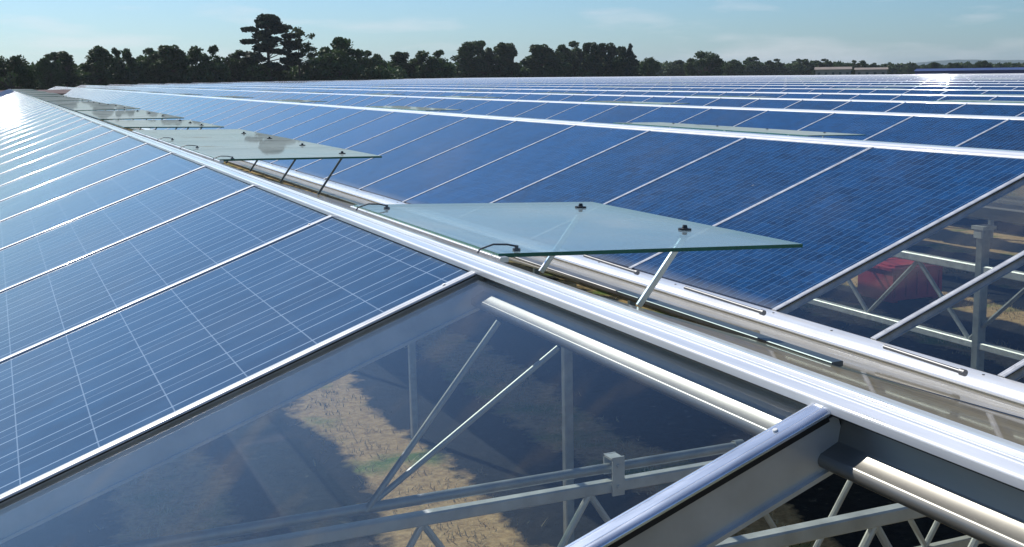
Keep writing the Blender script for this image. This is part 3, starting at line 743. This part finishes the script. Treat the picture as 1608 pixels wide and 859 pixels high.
for a in [
    ('bushy', 3, 93, 22, 215, 'dark tree cut by the left edge of the view', GA),
    ('round', 48, 91, 36, 220, 'round dark bushy tree, second from the left end of the skyline', GA),
    ('bushy', 104, 88, 24, 275, 'ragged dark tree just right of the round bushy tree', GA, 1),
    ('tall', 130, 83, 24, 285, 'spiky topped dark tree left of the bright sky notch', GA),
    ('tall', 178, 76, 25, 280, 'upright dark tree right of the bright sky notch', GA, 1),
    ('bushy', 213, 79, 24, 290, 'dark tree leaning on the upright tree beside the sky notch', GA),
    ('bushy', 260, 79, 30, 290, 'broad dark tree midway between the sky notch and the tall pine', GA, 1),
    ('tall', 290, 74, 26, 285, 'taller pointed dark tree at the middle of the left wood', GA),
    ('bushy', 345, 75, 34, 280, 'broad tree with a thin airy top, two left of the tall pine', GA),
    ('bushy', 395, 82, 28, 290, 'low dark tree at the left foot of the tall pine', GA, 1),
    ('pine', 443, 27, 41, 290, 'tallest tree, a pine with flat layered branches', GA),
    ('birch', 490, 46, 27, 292, 'thin airy tree standing right beside the tall pine', GA),
    ('bushy', 545, 64, 42, 285, 'big dark tree with a bulging crown right of the thin airy tree', GA),
    ('bushy', 593, 83, 26, 300, 'low dark tree sloping down right of the bulging crown', GA, 1),
    ('tall', 636, 84, 22, 330, 'small pointed tree in the dip of the skyline', GB),
    ('bushy', 690, 82, 34, 330, 'low wide tree left of the first tall clump', GB),
    ('tall', 735, 70, 25, 400, 'leftmost tall tree of the first clump on the middle skyline', GB, 1),
    ('bushy', 765, 68, 27, 405, 'tallest tree of the first clump on the middle skyline', GB),
    ('tall', 790, 71, 21, 400, 'narrow tree inside the first clump on the middle skyline', GB, 1),
    ('tall', 809, 71, 14, 405, 'slim tree at the left rim of the gap in the middle skyline', GB),
    ('tall', 853, 73, 24, 400, 'rounded tree at the right rim of the gap in the middle skyline', GB),
    ('bushy', 876, 84, 24, 400, 'low tree beside the rounded tree right of the skyline gap', GB),
    ('bushy', 902, 69, 30, 410, 'broad full tree in the middle of the second tall clump', GB, 1),
    ('tall', 934, 70, 17, 405, 'slim tree right of the broad full one in the second clump', GB),
    ('tall', 957, 71, 20, 410, 'tree with an open top, third from the right of the second clump', GB),
    ('tall', 976, 76, 14, 405, 'small slim tree left of the pointed conifer', GB),
    ('conifer', 991, 71, 16, 405, 'pointed dark conifer ending the second tall clump on its right', GB),
    ('round', 1021, 93, 15, 420, 'small round tree alone right of the pointed conifer', GC),
    ('round', 1104, 84, 29, 470, 'large domed tree, tallest on the right half of the skyline', GC),
    ('bushy', 1062, 97, 20, 600, 'low tree between the small round and the domed tree', GC),
    ('bushy', 1148, 96, 16, 560, 'low tree touching the right foot of the domed tree', GC, 1),
    ('bushy', 1175, 92, 19, 650, 'low hump of a tree second right of the domed tree', GC),
    ('bushy', 1212, 95, 18, 650, 'low flat topped tree midway from the domed tree to the pale buildings', GC, 1),
    ('bushy', 1250, 95, 18, 650, 'low tree left above the pale buildings', GC),
    ('bushy', 1285, 95, 18, 660, 'low tree just left behind the pale buildings', GC, 1),
    ('bushy', 1337, 97, 16, 650, 'dark tree rising behind the pale buildings', GC),
    ('bushy', 1362, 101, 12, 660, 'small dark tree at the right end of the pale buildings', GC, 1),
    ('tall', 1453, 100, 7, 600, 'small narrow tree left before the hazy hills', GC),
    ('bushy', 1481, 101, 14, 600, 'low tree before the hazy hills, near the sun glint', GC),
    ('round', 1527, 98, 15, 600, 'small rounded tree before the hazy hills, right of the glint', GC),
    ('tall', 1606, 100, 8, 600, 'dark tree cut by the right edge of the view', GC, 1),
]: tree(*a)
# the dense low wood under and between those trees
b = MB()
for x0, x1, D, top in ((-60, 640, 300, 103), (600, 830, 420, 101), (838, 1010, 420, 100), (1000, 1320, 700, 102), (1300, 1700, 800, 105)):
    x = x0
    while x < x1:
        DD = D + random.uniform(-15, 25); base = Vector((CAM.x, CAM.y, 0)) + dirh(x) * DD
        hh = (CAM.z - GZ) + (hz(x) - top + random.uniform(-5, 4)) / FPX * DD; r_ = hh * random.uniform(.32, .5)
        leaves(b, (base.x, base.y, GZ + hh * .5), (r_ * 1.1, r_ * 1.1, hh * .52), 300, .62 * DD / 300)
        x += 7 * 300 / DD * random.uniform(.7, 1.3)
tag(b.build('woodland', M['leaf'], None, (150, 250, GZ)), 'dense dark wood along the skyline under the taller trees', 'woodland', None, 'stuff')

# ------------------------------------------------------------------ far buildings and hills
M['maroon'] = plain('maroon roofing', (.045, .010, .014), .9, 0, .2, .5)
M['cream'] = plain('cream render', (.30, .26, .21), .8, 0, .15, .4)
M['rooftile'] = plain('pale roof sheets', (.24, .20, .17), .9, 0, .2, .4)
M['navy'] = plain('dark blue roof', (.02, .03, .14), .4, 0, .2, .3)
M['pane'] = plain('window pane', (.03, .04, .05), .15, 0, .2)
M['hill'] = ground_mat('wooded hillside', ((.035, .07, .07), (.05, .09, .085), (.05, .085, .075)), .01, .1)
def house(name, x, D, wpx, hw, hr, label, cat, wallm, roofm, wins=4, depth=12):
    base = Vector((CAM.x, CAM.y, 0)) + dirh(x) * D; base.z = GZ; d = dirh(x); s = d.cross(Vector((0, 0, 1)))
    wd = wpx / FPX * D
    t = empty(name, base); b = MB(); b.box(base + Vector((0, 0, hw / 2)), wd, depth, hw, s, d); b.build('wall', wallm, t, base)
    b = MB(); e = .5
    b.prof([(-depth / 2 - e, 0), (depth / 2 + e, 0), (0, hr)], base + Vector((0, 0, hw + .003)) - s * (wd / 2 + e), base + Vector((0, 0, hw + .003)) + s * (wd / 2 + e), d, (0, 0, 1))
    b.build('roof', roofm, t, base + Vector((0, 0, hw)))
    for i in range(wins):
        c = base - d * (depth / 2 + .02) + s * (wd * ((i + .5) / wins - .5)) + Vector((0, 0, hw * .55))
        b = MB(); b.box(c, wd / wins * .35, .08, hw * .3, s, d); b.build('window', M['pane'], t, c)
    tag(t, label, cat); return t
house('barn', 20, 120, 250, 3.2, .3, 'long low barn with dark maroon roof behind the far end of the first ridge', 'barn', M['maroon'], M['maroon'], 0)
house('farm_building', 1300, 620, 52, 4.8, 1.2, 'left pale farm building on the right skyline with flat roof', 'building', M['cream'], M['rooftile'], 5)
house('farm_building', 1358, 640, 46, 4.5, 1.0, 'lower pale farm building right of the other pale one', 'building', M['cream'], M['rooftile'], 4)
house('warehouse', 1560, 520, 240, 3.6, .9, 'long low dark blue warehouse under the hazy hills at right', 'warehouse', M['navy'], M['navy'], 0, 30)
b = MB(); vs = []; fs = []; nx = 90
for i in range(nx + 1):
    x = 1180 + i * 10; D = 3600; p = Vector((CAM.x, CAM.y, 0)) + dirh(x) * D; q = p + dirh(x) * 900
    t = (x - 1180) / 260.0
    hh = (4 + 24 * max(0, min(1, t))) * (1 + .12 * math.sin(i * .17 + 2) + .07 * math.sin(i * .43 + 1) + .02 * math.sin(i * 2.1))
    vs += [(p.x, p.y, GZ - 3), (p.x + (q.x - p.x) * .5, p.y + (q.y - p.y) * .5, GZ + hh), (q.x, q.y, GZ - 3)]
for i in range(nx):
    a = 3 * i; fs += [(a, a + 3, a + 4, a + 1), (a + 1, a + 4, a + 5, a + 2)]
b.add(vs, fs); tag(b.build('hills', M['hill'], None, (1500, 2500, GZ), smooth=True), None, None, None, 'structure')

# the air: one even box of faint haze round everything
hm = bpy.data.materials.new('haze air'); hm.use_nodes = True; ht = hm.node_tree; ht.nodes.clear()
hv = ht.nodes.new('ShaderNodeVolumePrincipled'); ho = ht.nodes.new('ShaderNodeOutputMaterial'); ht.links.new(hv.outputs[0], ho.inputs['Volume'])
hv.inputs['Color'].default_value = (.78, .88, 1.0, 1); hv.inputs['Density'].default_value = .00008; hv.inputs['Anisotropy'].default_value = .3
b = MB(); b.box((0, 600, 30), 9600, 9600, 72.0)
tag(b.build('haze', hm, None, (0, 600, 30)), None, None, None, 'stuff')
